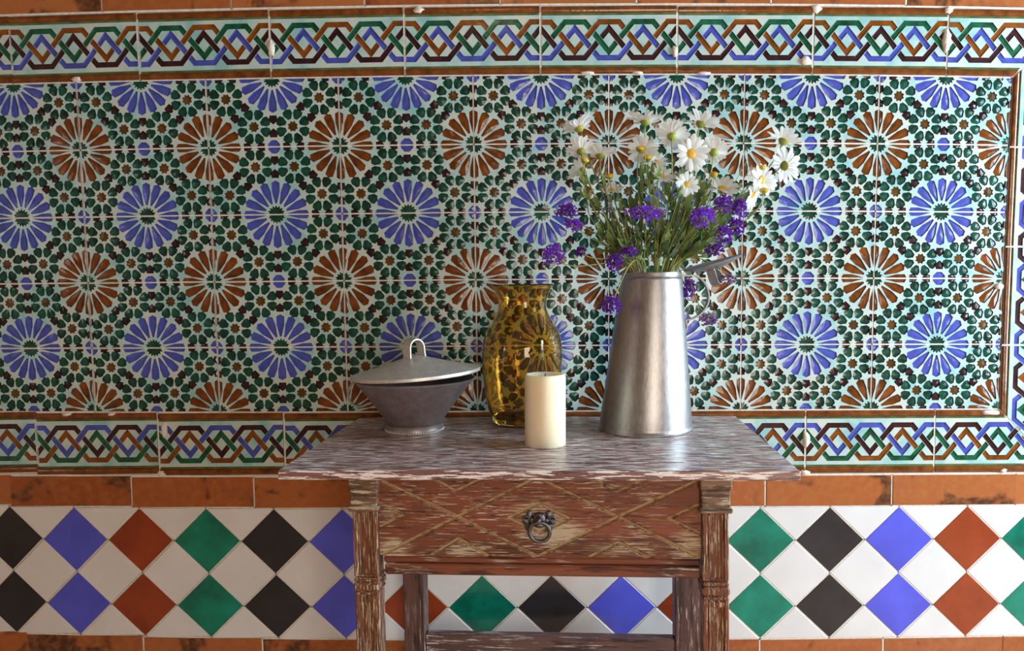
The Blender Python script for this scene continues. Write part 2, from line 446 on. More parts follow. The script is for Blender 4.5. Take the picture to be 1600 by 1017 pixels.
# --- the rosette tile: half a blue sixteen-petal rosette above, two quarter brown rosettes below
U = 0.14
def polar(cx, cy, ang, pts):
    """pts: list of (along, half width) on one side from outer tip to inner end"""
    c, s = math.cos(ang), math.sin(ang)
    up = [(r, w) for r, w in pts]; dn = [(r, -w) for r, w in reversed(pts) if w > 1e-6]
    return [((cx + r * c - w * s) * U, (cy + r * s + w * c) * U) for r, w in up + dn]
def ccw(p): return p if parea(p) > 0 else p[::-1]
def star(cx, cy, n, r1, r2, a0=0.0):
    return [((cx + (r1 if k % 2 == 0 else r2) * math.cos(a0 + PI * k / n)) * U, (cy + (r1 if k % 2 == 0 else r2) * math.sin(a0 + PI * k / n)) * U) for k in range(2 * n)]
PETAL = [(0.504, 0.0), (0.470, 0.062), (0.340, 0.060), (0.166, 0.013)]
GREEN = [(0.268, 0.0), (0.240, 0.066), (0.186, 0.072), (0.110, 0.024)]
DARK = [(0.082, 0.0), (0.028, 0.069), (-0.051, 0.053)]
g = 0.0014
rect = [(-U + g, -U / 2 + g), (U - g, -U / 2 + g), (U - g, U / 2 - g), (-U + g, U / 2 - g)]
cells = {'petal_blue': [], 'petal_brown': [], 'star': [], 'octagon': [], 'green': [], 'dark': [], 'heart': []}
def put_cell(kind, poly):
    p = clip_poly(ccw(poly), rect)
    if len(p) >= 3 and parea(p) > 4e-6: cells[kind].append(p)
for (cx, cy, kind) in ((0, 0.5, 'petal_blue'), (1, -0.5, 'petal_brown'), (-1, -0.5, 'petal_brown')):
    for k in range(16):
        put_cell(kind, polar(cx, cy, k * PI / 8, PETAL))
    put_cell('star', star(cx, cy, 16, 0.140, 0.104))
    for k in range(8):
        a = k * PI / 4
        put_cell('dark', polar(cx + 0.592 * math.cos(a), cy + 0.592 * math.sin(a), a, DARK))
for sx in (-1, 1):
    for px_, py_ in ((0.705, 0.205), (0.295, -0.205)):
        for k in range(8):
            put_cell('green', polar(sx * px_, py_, PI / 8 + k * PI / 4, GREEN))
        put_cell('heart', star(sx * px_, py_, 8, 0.084, 0.062, PI / 8))
for cx, cy in ((0, -0.5), (1, 0.5), (-1, 0.5)):
    put_cell('octagon', [((cx + 0.100 * math.cos(PI / 8 + k * PI / 4)) * U, (cy + 0.106 * math.sin(PI / 8 + k * PI / 4)) * U) for k in range(8)])
    for k in range(4):
        a = k * PI / 2
        put_cell('dark', polar(cx + 0.190 * math.cos(a), cy + 0.190 * math.sin(a), a, DARK))
allc = [p for L in cells.values() for p in L]
rosette_ground = ground_mesh('rosette_tile', rect, allc); rosette_ground.materials.append(M['ground'])
DEP, BEV = 0.0020, 0.0008
rosette_parts = []
for key, mat in (('petal_blue', 'blue'), ('petal_brown', 'brown')):
    for p in cells[key]: rosette_parts.append(('petal', cellmesh('petal', [p], DEP, BEV, 0.0010), M[mat], False))
for p in cells['star']: rosette_parts.append(('star_center', cellmesh('star_center', [p], DEP, 0.0008, 0.0006), M['green'], False))
for p in cells['octagon']: rosette_parts.append(('octagon', cellmesh('octagon', [p], DEP, BEV, 0.0008), M['blue'], False))
rosette_parts.append(('green_leaf_cells', cellmesh('green_leaf_cells', cells['green'], DEP, BEV, 0.0011), M['green'], True))
rosette_parts.append(('dark_cells', cellmesh('dark_cells', cells['dark'], DEP, BEV, 0.0010), M['dark'], True))
rosette_parts.append(('heart_cells', cellmesh('heart_cells', cells['heart'], DEP, 0.0008, 0.0006), M['heart'], True))
for nm, me, mt, _s in rosette_parts: me.materials.append(mt)
for row in range(5):
    for k in range(-3, 7):
        t = obj('rosette_tile', rosette_ground, None, wall_back)
        put(t, (k + 0.5 - 3.5) * 0.28, -(row + 0.5) * 0.14, 0 if row % 2 == 0 else PI, R.uniform(-0.0004, 0.0004))
        for nm, me, mt, st in rosette_parts:
            c = obj(nm, me, None, t)
            if st: c['kind'] = 'stuff'

# --- the interlace border tile
P = 0.07; A_, B_, W_, T_ = 0.0361, 0.0235, 0.0207, 0.0110
SL = (A_ + B_) / (P - W_); C2 = W_ + A_ / SL; Y1 = A_ - SL * (P / 2 - W_)
def isect(p, d, q, e):
    det = d[0] * (-e[1]) + e[0] * d[1]
    t = ((q[0] - p[0]) * (-e[1]) + e[0] * (q[1] - p[1])) / det
    return (p[0] + t * d[0], p[1] + t * d[1])
def thick(pts, t, cut0, cut1):
    """pts: centre line; cut0/cut1: (point, slope) of the band crossing over at either end"""
    def off(side):
        lines = []
        for i in range(len(pts) - 1):
            d = (pts[i + 1][0] - pts[i][0], pts[i + 1][1] - pts[i][1]); l = math.hypot(*d); d = (d[0] / l, d[1] / l)
            nrm = (-d[1] * side, d[0] * side); lines.append(((pts[i][0] + nrm[0] * t / 2, pts[i][1] + nrm[1] * t / 2), d))
        out = []
        for (cp, sl), inner, ln, at in ((cut0, pts[1], lines[0], 0), (cut1, pts[-2], lines[-1], 1)):
            cd = (1 / math.hypot(1, sl), sl / math.hypot(1, sl)); cn = (-cd[1], cd[0])
            if (inner[0] - cp[0]) * cn[0] + (inner[1] - cp[1]) * cn[1] < 0: cn = (-cn[0], -cn[1])
            gq = t / 2 + 0.0007
            out.append(isect(ln[0], ln[1], (cp[0] + cn[0] * gq, cp[1] + cn[1] * gq), cd))
        mid = [isect(lines[i][0], lines[i][1], lines[i + 1][0], lines[i + 1][1]) for i in range(len(lines) - 1)]
        return [out[0]] + mid + [out[1]]
    return ccw(off(1) + off(-1)[::-1])
def top_pieces(x0):
    a = thick([(x0 - C2, 0), (x0 - W_, A_), (x0 + W_, A_), (x0 + P / 2, Y1)], T_, ((x0 - C2, 0), -SL), ((x0 + P / 2, Y1), SL))
    b = thick([(x0 + P / 2, Y1), (x0 + P, -B_), (x0 + 2 * P - C2, 0)], T_, ((x0 + P / 2, Y1), SL), ((x0 + 2 * P - C2, 0), -SL))
    return [a, b]
def border_tile(xa, xb, ms, me_):
    """interlace from phase xa to xb (recentred); ms / me_: mitred start / end; outer side is +z"""
    H = 0.07; mid = (xa + xb) / 2; gg = 0.0021
    def X0(z): return xa - ms * (z + H) - mid + gg
    def X1(z): return xb + me_ * (z + H) - mid - gg
    zl, zh = -H + gg, H - gg
    zin, zout = -0.0505, 0.0495           # inner limits of the fillet and line zones
    def quad(z0, z1): return [(X0(z0), z0), (X1(z0), z0), (X1(z1), z1), (X0(z1), z1)]
    clipq = quad(zin, zout)
    cl = [(x + (gg if False else 0), z) for x, z in clipq]
    groups = {'strap_green': [], 'strap_brown': [], 'strap_dark': [], 'strap_blue': []}
    for j in range(-6, 14):
        for nm, off_, up in (('strap_green', 0, 1), ('strap_brown', P, 1), ('strap_dark', 0, -1), ('strap_blue', P, -1)):
            x0 = off_ + 2 * P * j
            for pc in top_pieces(x0 if up == 1 else -x0):
                if up == -1: pc = [(-a, -b) for a, b in pc]
                pc = [(a - mid, b) for a, b in pc]
                pc = clip_poly(ccw(pc), cl)
                if len(pc) >= 3 and parea(pc) > 5e-6: groups[nm].append(pc)
    parts = []
    gm = ground_mesh('border_tile', clipq, [p for L in groups.values() for p in L])
    gm.materials.append(M['ground'])
    for nm, L in groups.items():
        me = cellmesh(nm, L, 0.0018, 0.0013, None); me.materials.append(M[nm]); parts.append((nm.replace('strap_', '') + '_strap', me))
    def extr(name, prof, mat):
        mbx = MB(); n = len(prof)
        V = [(X0(z), y, z) for z, y in prof] + [(X1(z), y, z) for z, y in prof]
        F = [(i, i + 1, n + i + 1, n + i) for i in range(n - 1)] + [tuple(range(n)), tuple(range(2 * n - 1, n - 1, -1))]
        mbx.add(V, F); me = mbx.mesh(name); me.materials.append(mat); parts.append((name, me))
    for sgn, z0, z1 in ((1, zout + 0.0045, zh), (-1, zl, zin - 0.0045)):
        pr = []
        for i in range(8):
            a = PI * i / 7; zc = (z0 + z1) / 2; pr.append((zc - math.cos(a) * (z1 - z0) / 2, FRONT + 0.0010 - 0.0046 * math.sin(a)))
        pr = [(z0, BED)] + pr + [(z1, BED)]
        extr('brown_fillet', pr, M['fillet'])
    for z0, z1 in ((zout, zout + 0.0045), (zin - 0.0045, zin)):
        pr = [(z0, BED), (z0, FRONT), ((z0 * 2 + z1) / 3, FRONT + 0.0012), ((z0 + z1) / 2, FRONT - 0.0012), ((z0 + z1 * 2) / 3, FRONT + 0.0012), (z1, FRONT), (z1, BED)]
        extr('olive_line', pr, M['line'])
    return gm, parts
def lay(proto, X, Z, theta):
    t = obj('border_tile', proto[0], None, wall_back); put(t, X, Z, theta, R.uniform(-0.0006, 0.0003))
    for nm, me in proto[1]: obj(nm, me, None, t)
b_std = border_tile(P, 5 * P, 0, 0)
for k in range(-4, 6):
    lay(b_std, (k + 1 - 3.5) * 0.28, 0.07, 0)
    lay(b_std, (k + 1 - 3.5) * 0.28, -0.77, PI)
# the frame turns the corner at the right end of the panel
lay(border_tile(P, P + 0.14, 0, 1), 0.84 + 0.07, 0.07, 0)
lay(border_tile(P - 0.14, P, 1, 0), 0.84 + 0.07, -0.77, PI)
lay(border_tile(P - 0.1436, P, 1, 0), 1.05, -0.0718, PI / 2)
b3 = border_tile(P, 4 * P, 0, 0); lay(b3, 1.05, -0.2476, PI / 2)
b4 = border_tile(4 * P, 7 * P, 0, 0); lay(b4, 1.05, -0.4566, PI / 2)
lay(border_tile(7 * P, 7 * P + 0.1384, 0, 1), 1.05, -0.6308, PI / 2)

# --- bricks
def slab(name, poly, mat, depth=BED + 0.0, ch=0.0010, proud=0.0):
    q = inset(ccw(poly), ch); p = ccw(poly); n = len(p)
    V = [(a, FRONT + 0.0009 - proud, b) for a, b in p] + [(a, FRONT - proud, b) for a, b in q] + [(a, depth, b) for a, b in p]
    F = [(i, (i + 1) % n, n + (i + 1) % n, n + i) for i in range(n)] + [tuple(n + i for i in range(n))] + [(2 * n + i, 2 * n + (i + 1) % n, (i + 1) % n, i) for i in range(n)]
    me = mesh_from(name, V, F); bm = bmesh.new(); bm.from_mesh(me); bmesh.ops.recalc_face_normals(bm, faces=bm.faces)
    fr = [f for f in bm.faces if abs(f.normal.y) > 0.9 and f.calc_center_median().y < BED * 0.5]
    if fr and fr[0].normal.y > 0: bmesh.ops.reverse_faces(bm, faces=bm.faces)
    bm.to_mesh(me); bm.free(); me.materials.append(mat); return me
BRICKS = []
def brick_row(joints, zlo, zhi):
    BRICKS.append((joints, zlo, zhi))
    for a, b in zip(joints[:-1], joints[1:]):
        w = b - a - 0.0032; h = zhi - zlo - 0.0036
        key = (round(w, 3), round(h, 3))
        if key not in brick_cache: brick_cache[key] = slab('brick', [(-w / 2, -h / 2), (w / 2, -h / 2), (w / 2, h / 2), (-w / 2, h / 2)], M['brick'])
        o = obj('brick', brick_cache[key], None, wall_back); put(o, (a + b) / 2, (zlo + zhi) / 2, 0, R.uniform(-0.0008, 0.0004))
brick_cache = {}
brick_row([-1.738, -1.463, -1.188, -0.907, -0.632, -0.355, -0.078, 0.199, 0.475, 0.749, 1.023, 1.297, 1.571, 1.845], -0.912, -0.842)
brick_row([-1.728, -1.452, -1.176, -0.899, -0.628, -0.355, -0.083, 0.190, 0.463, 0.734, 1.002, 1.272, 1.542, 1.812], -1.279, -1.209)
brick_row([-1.745, -1.468, -1.191, -0.914, -0.638, -0.360, -0.081, 0.197, 0.472, 0.751, 1.029, 1.307], 0.142, 0.212)
brick_row([-1.884, -1.607, -1.330, -1.053, -0.776, -0.498, -0.220, 0.058, 0.335, 0.612, 0.890, 1.168, 1.445], 0.212, 0.282)
# --- diamond band
PIT = 0.1508; DX0 = -1.194; ZM = -1.0605; HH = 0.1485
hx, hz = PIT / 2, HH / 2
gt = 0.0013
def dia(k=1.0): return [(0, -hz * k), (hx * k, 0), (0, hz * k), (-hx * k, 0)]
dcol = inset(dia(), gt)
d_mesh = {c: slab('diamond_tile', dcol, M[c]) for c in ('d_black', 'd_blue', 'd_red', 'd_green', 'd_white')}
tri_up = slab('half_diamond_tile', inset([(-hx, hz), (0, 0), (hx, hz)], gt), M['d_white'])     # hangs from the top edge
tri_dn = slab('half_diamond_tile', inset([(-hx, -hz), (hx, -hz), (0, 0)], gt), M['d_white'])
seq = ['d_black', 'd_blue', 'd_red', 'd_green']
for j in range(-4, 21):
    X = DX0 + j * PIT
    for s_ in (1, -1):
        o = obj('diamond_tile', d_mesh[seq[j % 4]], None, wall_back); put(o, X, ZM + s_ * hz, 0, R.uniform(-0.0005, 0.0003))
    o = obj('diamond_tile', d_mesh['d_white'], None, wall_back); put(o, X + hx, ZM, 0, R.uniform(-0.0003, 0.0003))
    o = obj('half_diamond_tile', tri_up, None, wall_back); put(o, X + hx, ZM + hz, 0)
    o = obj('half_diamond_tile', tri_dn, None, wall_back); put(o, X + hx, ZM - hz, 0)
# --- grout standing almost flush in the joints
gr = MB()
def joint(Xa, Za, Xb, Zb, w, n=10, y=0.0007):
    d = (Xb - Xa, Zb - Za); L = math.hypot(*d); nx_, nz_ = -d[1] / L * w / 2, d[0] / L * w / 2; b = len(gr.v)
    for i in range(n + 1):
        t = i / n; X, Z = Xa + d[0] * t, Za + d[1] * t
        for sg, yy in ((-1, BED), (-1, y), (1, y), (1, BED)):
            x_, z_ = warp(X + sg * nx_ , Z + sg * nz_); gr.v.append((x_, yy, Z0 + z_))
    for i in range(n):
        for k in range(3):
            a = b + i * 4 + k; gr.f.append((a, a + 1, a + 5, a + 4))
for k in range(-3, 8):
    joint((k - 3.5) * 0.28, 0, (k - 3.5) * 0.28, -0.70, 0.0030)
for r_ in range(6): joint(-1.82, -r_ * 0.14, 0.98, -r_ * 0.14, 0.0034, 24)
for k in range(-4, 7):
    joint((k - 3) * 0.28, 0, (k - 3) * 0.28, 0.14, 0.0044); joint((k - 3) * 0.28, -0.70, (k - 3) * 0.28, -0.84, 0.0040)
joint(-1.96, 0.1415, 1.12, 0.1415, 0.0046, 24); joint(-1.96, -0.8415, 1.12, -0.8415, 0.0046, 24)
joint(0.98, 0, 0.98, -0.70, 0.0044); joint(1.1215, 0.14, 1.1215, -0.84, 0.0046)
joint(0.98, 0, 1.12, 0.14, 0.0056); joint(0.98, -0.70, 1.12, -0.84, 0.0056)
for z_ in (-0.1436, -0.3517, -0.5616): joint(0.98, z_, 1.12, z_, 0.0040, 4)
for L_, a_, b_ in BRICKS:
    for x_ in L_: joint(x_, a_, x_, b_, 0.0034, 2)
for z_ in (-0.9112, -1.2096, -1.2790, 0.212, 0.282): joint(-1.75, z_, 1.85 if z_ < 0 else 1.4, z_, 0.0036, 24)
for j in range(-4, 21):
    X = DX0 + j * PIT
    for sx_ in (1, -1):
        for sz_ in (1, -1):
            joint(X, ZM, X + sx_ * hx, ZM + sz_ * hz, 0.0030, 3); joint(X, ZM + sz_ * 2 * hz, X + sx_ * hx, ZM + sz_ * hz, 0.0030, 3)
grm = gr.mesh('grout_lines', fix=False); bm = bmesh.new(); bm.from_mesh(grm)
for f in bm.faces:
    f.normal_update()
    if f.normal.y > 0.5: f.normal_flip()
bm.to_mesh(grm); bm.free()
stuff(obj('grout_lines', grm, M['grout'], wall_back))
# --- broken glaze and plaster repairs along the joints
def patch(X, Z, w, h, proud=0.0026):
    n = 14; rr = [R.uniform(0.65, 1.15) for _ in range(n)]
    ring = [(w * rr[i] * math.cos(2 * PI * i / n), h * rr[i] * math.sin(2 * PI * i / n)) for i in range(n)]
    V = [(a, 0.0, b) for a, b in ring] + [(a * 0.86, -proud, b * 0.86) for a, b in ring] + [(0, -proud * 1.1, 0)] + [(a, BED, b) for a, b in ring]
    F = [(i, (i + 1) % n, n + (i + 1) % n, n + i) for i in range(n)] + [(n + i, n + (i + 1) % n, 2 * n) for i in range(n)] + [(2 * n + 1 + i, 2 * n + 1 + (i + 1) % n, (i + 1) % n, i) for i in range(n)]
    me = mesh_from('plaster_patch', V, F, True); bm = bmesh.new(); bm.from_mesh(me); bmesh.ops.recalc_face_normals(bm, faces=bm.faces); bm.to_mesh(me); bm.free()
    o = obj('plaster_patch', me, M['patch'], wall_back); put(o, X, Z)
for X, Z, w, h in ((-0.978, 0.0060, 0.010, 0.005), (-0.248, 0.1325, 0.010, 0.0075), (0.5645, 0.132, 0.009, 0.009), (0.838, 0.072, 0.007, 0.026), (0.8395, 0.134, 0.009, 0.008),
                   (0.545, 0.028, 0.009, 0.009), (0.2755, 0.045, 0.005, 0.013), (-0.5585, 0.061, 0.0055, 0.016), (0.961, -0.7075, 0.020, 0.006), (0.992, -0.8345, 0.007, 0.0045),
                   (-1.045, -0.7045, 0.010, 0.004), (-0.9425, -0.7045, 0.008, 0.004), (-0.826, -0.737, 0.006, 0.018), (-0.8365, -0.835, 0.008, 0.007), (0.562, -0.762, 0.007, 0.018),
                   (0.5605, -0.836, 0.010, 0.006), (0.9694, -0.436, 0.009, 0.008), (0.0949, 0.003, 0.012, 0.003), (0.336, 0.002, 0.011, 0.003), (0.20, 0.003, 0.010, 0.003)):
    patch(X, Z, w * 1.3, h * 1.1, 0.0044)

# --- the rest of the room
mb = MB(); mb.box(-2.3, 2.0, -4.0, 0.25, -0.1, 0); struct(mb.build('floor', M['floor']))
mb = MB(); mb.box(-2.3, 2.0, -4.0, 0.25, 2.6, 2.7); struct(mb.build('ceiling', M['ceiling']))
mb = MB()
mb.box(2.0, 2.2, -4.0, 0.25, 0, 0.40); mb.box(2.0, 2.2, -4.0, 0.25, 2.10, 2.6); mb.box(2.0, 2.2, -0.11, 0.25, 0.40, 2.10); mb.box(2.0, 2.2, -4.0, -1.31, 0.40, 2.10)
struct(mb.build('wall_right', M['plaster']))
mb = MB()
mb.box(-2.5, -2.3, -4.0, 0.25, 0, 0.7); mb.box(-2.5, -2.3, -4.0, 0.25, 2.0, 2.6); mb.box(-2.5, -2.3, -1.67, 0.25, 0.7, 2.0); mb.box(-2.5, -2.3, -4.0, -2.03, 0.7, 2.0)
struct(mb.build('wall_left', M['plaster']))
mb = MB()
mb.box(-2.3, 0.35, -4.1, -3.95, 0, 2.6); mb.box(1.35, 2.0, -4.1, -3.95, 0, 2.6); mb.box(0.35, 1.35, -4.1, -3.95, 1.85, 2.6)
struct(mb.build('wall_front', M['plaster']))
mb = MB(); zt_ = 0
for y in (-1.31, -0.73, -0.16): mb.box(2.02, 2.06, y, y + 0.05, 0.40, 2.10, 0.004)
for z in (0.40, 2.05): mb.box(2.02, 2.06, -1.26, -0.16, z, z + 0.05, 0.004)
struct(mb.build('window_1', M['frame']))

# ------------------------------------------------------------------ the table
TZ = 0.7775
PH = -0.0683214
tb = empty('side_table', (-0.00152, -0.039287, 0), PH)
tag(tb, 'weathered red-brown limed wooden side table with carved drawer against the tiled wall', 'table')
def tw(lx, ly, lz=TZ):
    c, s = math.cos(PH), math.sin(PH)
    return (-0.00152 + c * lx - s * ly, -0.039287 + s * lx + c * ly, lz)
TH = 0.0155
mb = MB(); mb.box(-0.3955, 0.3925, -0.4085, 0.0, TZ - TH, TZ, 0.0012); mb.build('plank', M['wood_top'], tb)
mb = MB(); mb.box(-0.3958, 0.3930, -0.4605, -0.4093, TZ - TH, TZ - 0.0003, 0.0018); mb.build('plank', M['wood_top'], tb)
UZ = TZ - TH
# legs
def front_leg(cx):
    y0 = -0.430; hw = 0.0195
    mb = MB()
    mb.box(cx - hw + 0.002, cx + hw - 0.002, y0 + 0.0035, y0 + 0.044, 0.0, 0.706, 0.002)
    for sx in (-1, 1):                                     # raised edges either side of the sunk panel
        for z0, z1 in ((0.598, 0.706), (0.10, 0.572)):
            xe = cx + sx * (hw - 0.0035); mb.box(xe - 0.0038, xe + 0.0038, y0, y0 + 0.010, z0, z1, 0.0018)
            xi = cx + sx * (hw - 0.0098); mb.box(xi - 0.0022, xi + 0.0022, y0 + 0.0016, y0 + 0.010, z0 + 0.004, z1 - 0.004, 0.0014)
    mb.box(cx - hw + 0.004, cx + hw - 0.004, y0 + 0.001, y0 + 0.010, 0.598, 0.603, 0.0018)
    mb.box(cx - hw + 0.004, cx + hw - 0.004, y0 + 0.001, y0 + 0.010, 0.556, 0.567, 0.0022)
    mb.box(cx - hw, cx + hw, y0, y0 + 0.046, 0.0, 0.10, 0.002)
    leg = mb.build('leg', M['wood_leg'], tb)
    mb = MB()
    mb.box(cx - hw - 0.0015, cx + hw + 0.0015, y0 - 0.0030, y0 + 0.046, 0.5755, 0.590, 0.0035)
    mb.box(cx - hw - 0.0006, cx + hw + 0.0006, y0 - 0.0016, y0 + 0.045, 0.590, 0.597, 0.0025)
    mb.box(cx - hw - 0.0006, cx + hw + 0.0006, y0 - 0.0016, y0 + 0.045, 0.569, 0.5752, 0.0025)
    mb.build('leg_band', M['wood_leg'], leg)
    mb = MB()
    mb.box(cx - 0.0235, cx + 0.0235, y0 - 0.0055, y0 + 0.048, 0.741, UZ, 0.0015)
    mb.box(cx - 0.0215, cx + 0.0215, y0 - 0.0035, y0 + 0.047, 0.7135, 0.741, 0.0015)
    mb.box(cx - 0.0245, cx + 0.0245, y0 - 0.0065, y0 + 0.048, 0.7055, 0.7135, 0.0018)
    mb.build('leg_capital', M['wood_cap'], leg)
front_leg(-0.2690); front_leg(0.2755)
for cx, hw_ in ((-0.2700, 0.0215), (0.2835, 0.0270)):
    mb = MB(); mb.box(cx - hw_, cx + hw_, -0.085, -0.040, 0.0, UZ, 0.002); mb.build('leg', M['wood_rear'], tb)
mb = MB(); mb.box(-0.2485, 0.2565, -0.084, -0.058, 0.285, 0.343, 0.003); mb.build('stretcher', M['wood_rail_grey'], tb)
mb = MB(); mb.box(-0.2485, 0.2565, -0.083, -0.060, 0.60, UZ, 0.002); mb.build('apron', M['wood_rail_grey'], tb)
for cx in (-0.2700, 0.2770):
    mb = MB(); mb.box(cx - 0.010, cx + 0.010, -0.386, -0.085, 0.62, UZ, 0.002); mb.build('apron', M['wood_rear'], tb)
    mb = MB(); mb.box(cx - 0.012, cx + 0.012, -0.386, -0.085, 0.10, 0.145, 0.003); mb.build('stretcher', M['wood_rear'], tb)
# rail under the drawer
mb = MB()
mb.box(-0.2395, 0.2525, -0.428, -0.390, 0.6020, 0.6195, 0.0025); mb.box(-0.2420, 0.2530, -0.4235, -0.388, 0.6195, 0.6305, 0.0025)
mb.build('drawer_rail', M['wood_edge'], tb)
# drawer front, carved with crossing grooves
x0, x1, z0, z1 = -0.2485, 0.2545, 0.6305, 0.7615
C0 = 0.0035
lines = []
def ln(*p): lines.extend([(p[i], p[i + 1]) for i in range(len(p) - 1)])
ln((-0.252, 0.7555), (-0.1215, 0.6945), (0.0035, 0.6315), (0.1292, 0.6955), (0.2560, 0.7555))
ln((-0.248, 0.6305), (-0.1215, 0.6945), (0.0045, 0.7570), (0.1292, 0.6955), (0.2530, 0.6325))
ln((-0.165, 0.7585), (-0.1240, 0.7350), (-0.0760, 0.7590)); ln((0.085, 0.7590), (0.1295, 0.7350), (0.180, 0.7585))
ln((-0.170, 0.6290), (-0.1215, 0.6590), (-0.070, 0.6290)); ln((0.079, 0.6290), (0.1290, 0.6550), (0.181, 0.6290))
ln((-0.2530, 0.7190), (-0.2075, 0.6970), (-0.2530, 0.6740)); ln((0.2570, 0.7180), (0.2060, 0.6930), (0.2570, 0.6690))
ln((-0.0415, 0.6925), (0.0050, 0.7160), (0.0535, 0.6925), (0.0050, 0.6690), (-0.0415, 0.6925))
nx, nz = 400, 104
V, F, GR, WO = [], [], [], []
segs = []
for a, b in lines:
    dx, dz = b[0] - a[0], b[1] - a[1]; segs.append((a[0], a[1], dx, dz, dx * dx + dz * dz))
for j in range(nz + 1):
    z = z0 + (z1 - z0) * j / nz
    for i in range(nx + 1):
        x = x0 + (x1 - x0) * i / nx
        best = 1.0
        for ax, az, dx, dz, L in segs:
            t_ = ((x - ax) * dx + (z - az) * dz) / L
            t_ = 0.0 if t_ < 0 else 1.0 if t_ > 1 else t_
            ex, ez = x - ax - t_ * dx, z - az - t_ * dz; d2 = ex * ex + ez * ez
            if d2 < best: best = d2
        d = math.sqrt(best); k = max(0.0, 1 - d / 0.0038)
        k = k * k * (3 - 2 * k)
        V.append((x, -0.4225 + 0.0050 * k, z)); GR.append(min(1.0, k * 1.25))
        w = 0.0
        for wx, wz, rx, rz, s in ((0.030, 0.672, 0.050, 0.022, 1.0), (0.0, 0.700, 0.05, 0.03, 0.6), (-0.226, 0.642, 0.035, 0.022, 0.8), (0.236, 0.650, 0.03, 0.03, 0.7), (-0.11, 0.640, 0.06, 0.018, 0.6), (0.14, 0.645, 0.06, 0.02, 0.5), (-0.23, 0.70, 0.02, 0.03, 0.5)):
            w = max(w, s * math.exp(-(((x - wx) / rx) ** 2 + ((z - wz) / rz) ** 2)))
        WO.append(w)
n1 = nx + 1
for j in range(nz):
    for i in range(nx):
        a = j * n1 + i; F.append((a, a + 1, a + 1 + n1, a + n1))
base = len(V)
rim = [i for i in range(nx + 1)] + [j * n1 + nx for j in range(1, nz + 1)] + [nz * n1 + i for i in range(nx - 1, -1, -1)] + [j * n1 for j in range(nz - 1, 0, -1)]
for i in rim: V.append((V[i][0], -0.400, V[i][2])); GR.append(0.0); WO.append(0.0)
nr = len(rim)
for i in range(nr): F.append((rim[i], base + i, base + (i + 1) % nr, rim[(i + 1) % nr]))
F.append(tuple(base + i for i in range(nr)))
me = mesh_from('drawer', V, F)
for nm, dat in (('groove', GR), ('worn', WO)):
    at = me.attributes.new(nm, 'FLOAT', 'POINT'); at.data.foreach_set('value', dat)
bm = bmesh.new(); bm.from_mesh(me); bmesh.ops.recalc_face_normals(bm, faces=bm.faces); bm.to_mesh(me); bm.free()
drawer = obj('drawer', me, M['wood_drawer'], tb)
drawer['label'] = 'carved drawer front with crossing diagonal grooves'
# iron ring pull with leafy back plate
mb = MB(); py = -0.4225; pz = 0.6920; pxc = 0.0062
mb.ball((pxc, py - 0.002, pz), 0.0105, 0.0055, 0.0115, 14, 8)
for sx in (-1, 1):
    for dx_, dz_, rx_, rz_ in ((0.0150, 0.009, 0.0052, 0.0085), (0.0205, -0.001, 0.0058, 0.0060), (0.0165, -0.0095, 0.0050, 0.0075), (0.0115, 0.001, 0.0062, 0.0050)):
        mb.ball((pxc + sx * dx_, py - 0.001, pz + dz_ - 0.003), rx_, 0.0032, rz_, 10, 6)
    mb.torus((pxc + sx * 0.0205, py - 0.003, pz + 0.001), 0.0042, 0.0013, 'y', 14, 6); mb.torus((pxc + sx * 0.017, py - 0.003, pz - 0.0115), 0.0034, 0.0012, 'y', 14, 6)
pl = mb.build('pull_plate', M['iron'], drawer, True)
mb = MB(); mb.ball((pxc, py - 0.011, pz + 0.001), 0.0052, 0.0075, 0.0060, 12, 8); mb.tube([(pxc, py - 0.010, pz + 0.006), (pxc, py - 0.014, pz - 0.003)], 0.0034, 8); mb.build('pull_knob', M['iron'], drawer, True)
mb = MB(); mb.torus((0, 0, 0), 0.0158, 0.0030, 'y', 36, 10); mb.ball((0, 0, 0.0105), 0.0085, 0.0026, 0.0042, 12, 6)
mb.build('pull_ring', M['iron'], drawer, True, (pxc + 0.001, py - 0.0135, pz - 0.0165), (0.10, 0, 0))

# ------------------------------------------------------------------ things standing on the table
# pewter bowl
bw = empty('footed_bowl', (-0.2537, -0.190, TZ)); tag(bw, 'dark pewter flared bowl on a beaded foot at the left of the table', 'bowl')
SH = 0.03
mb = MB(); mb.lathe([(0.0, 0.0228), (0.045, 0.0232), (0.0495, 0.0242), (0.0745, 0.0590), (0.1080, 0.1005), (0.1102, 0.1035), (0.1125, 0.1045), (0.1142, 0.1032), (0.1135, 0.1012), (0.1112, 0.1008), (0.0780, 0.0590), (0.0528, 0.0235), (0.0505, 0.0200), (0.0, 0.0195)], 64, SH)
mb.build('bowl_body', M['pewter'], bw, auto=40)
mb = MB(); mb.lathe([(0.0, 0.0), (0.0555, 0.0), (0.0568, 0.0012), (0.0568, 0.0032), (0.0550, 0.0040), (0.0535, 0.0060), (0.0530, 0.0120), (0.0535, 0.0170), (0.0545, 0.0195), (0.0505, 0.0198), (0.0, 0.0193)], 64, SH)
ft = mb.build('bowl_foot', M['pewter_foot'], bw, auto=40)
mb = MB()
for k in range(76):
    a = 2 * PI * k / 76; mb.ball((0.0548 * math.cos(a) + SH * 0.008, 0.0548 * math.sin(a), 0.0085), 0.0021, None, None, 6, 4)
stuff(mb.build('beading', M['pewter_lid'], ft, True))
mb = MB(); pts = []
for i in range(19):
    a = math.radians(50 + 250 * i / 18); pts.append((-0.1010 + 0.0215 * math.cos(a), 0.0, 0.0800 + 0.0235 * math.sin(a)))
pts = [(-0.0985, 0, 0.0925)] + pts + [(-0.0800, 0, 0.0625)]
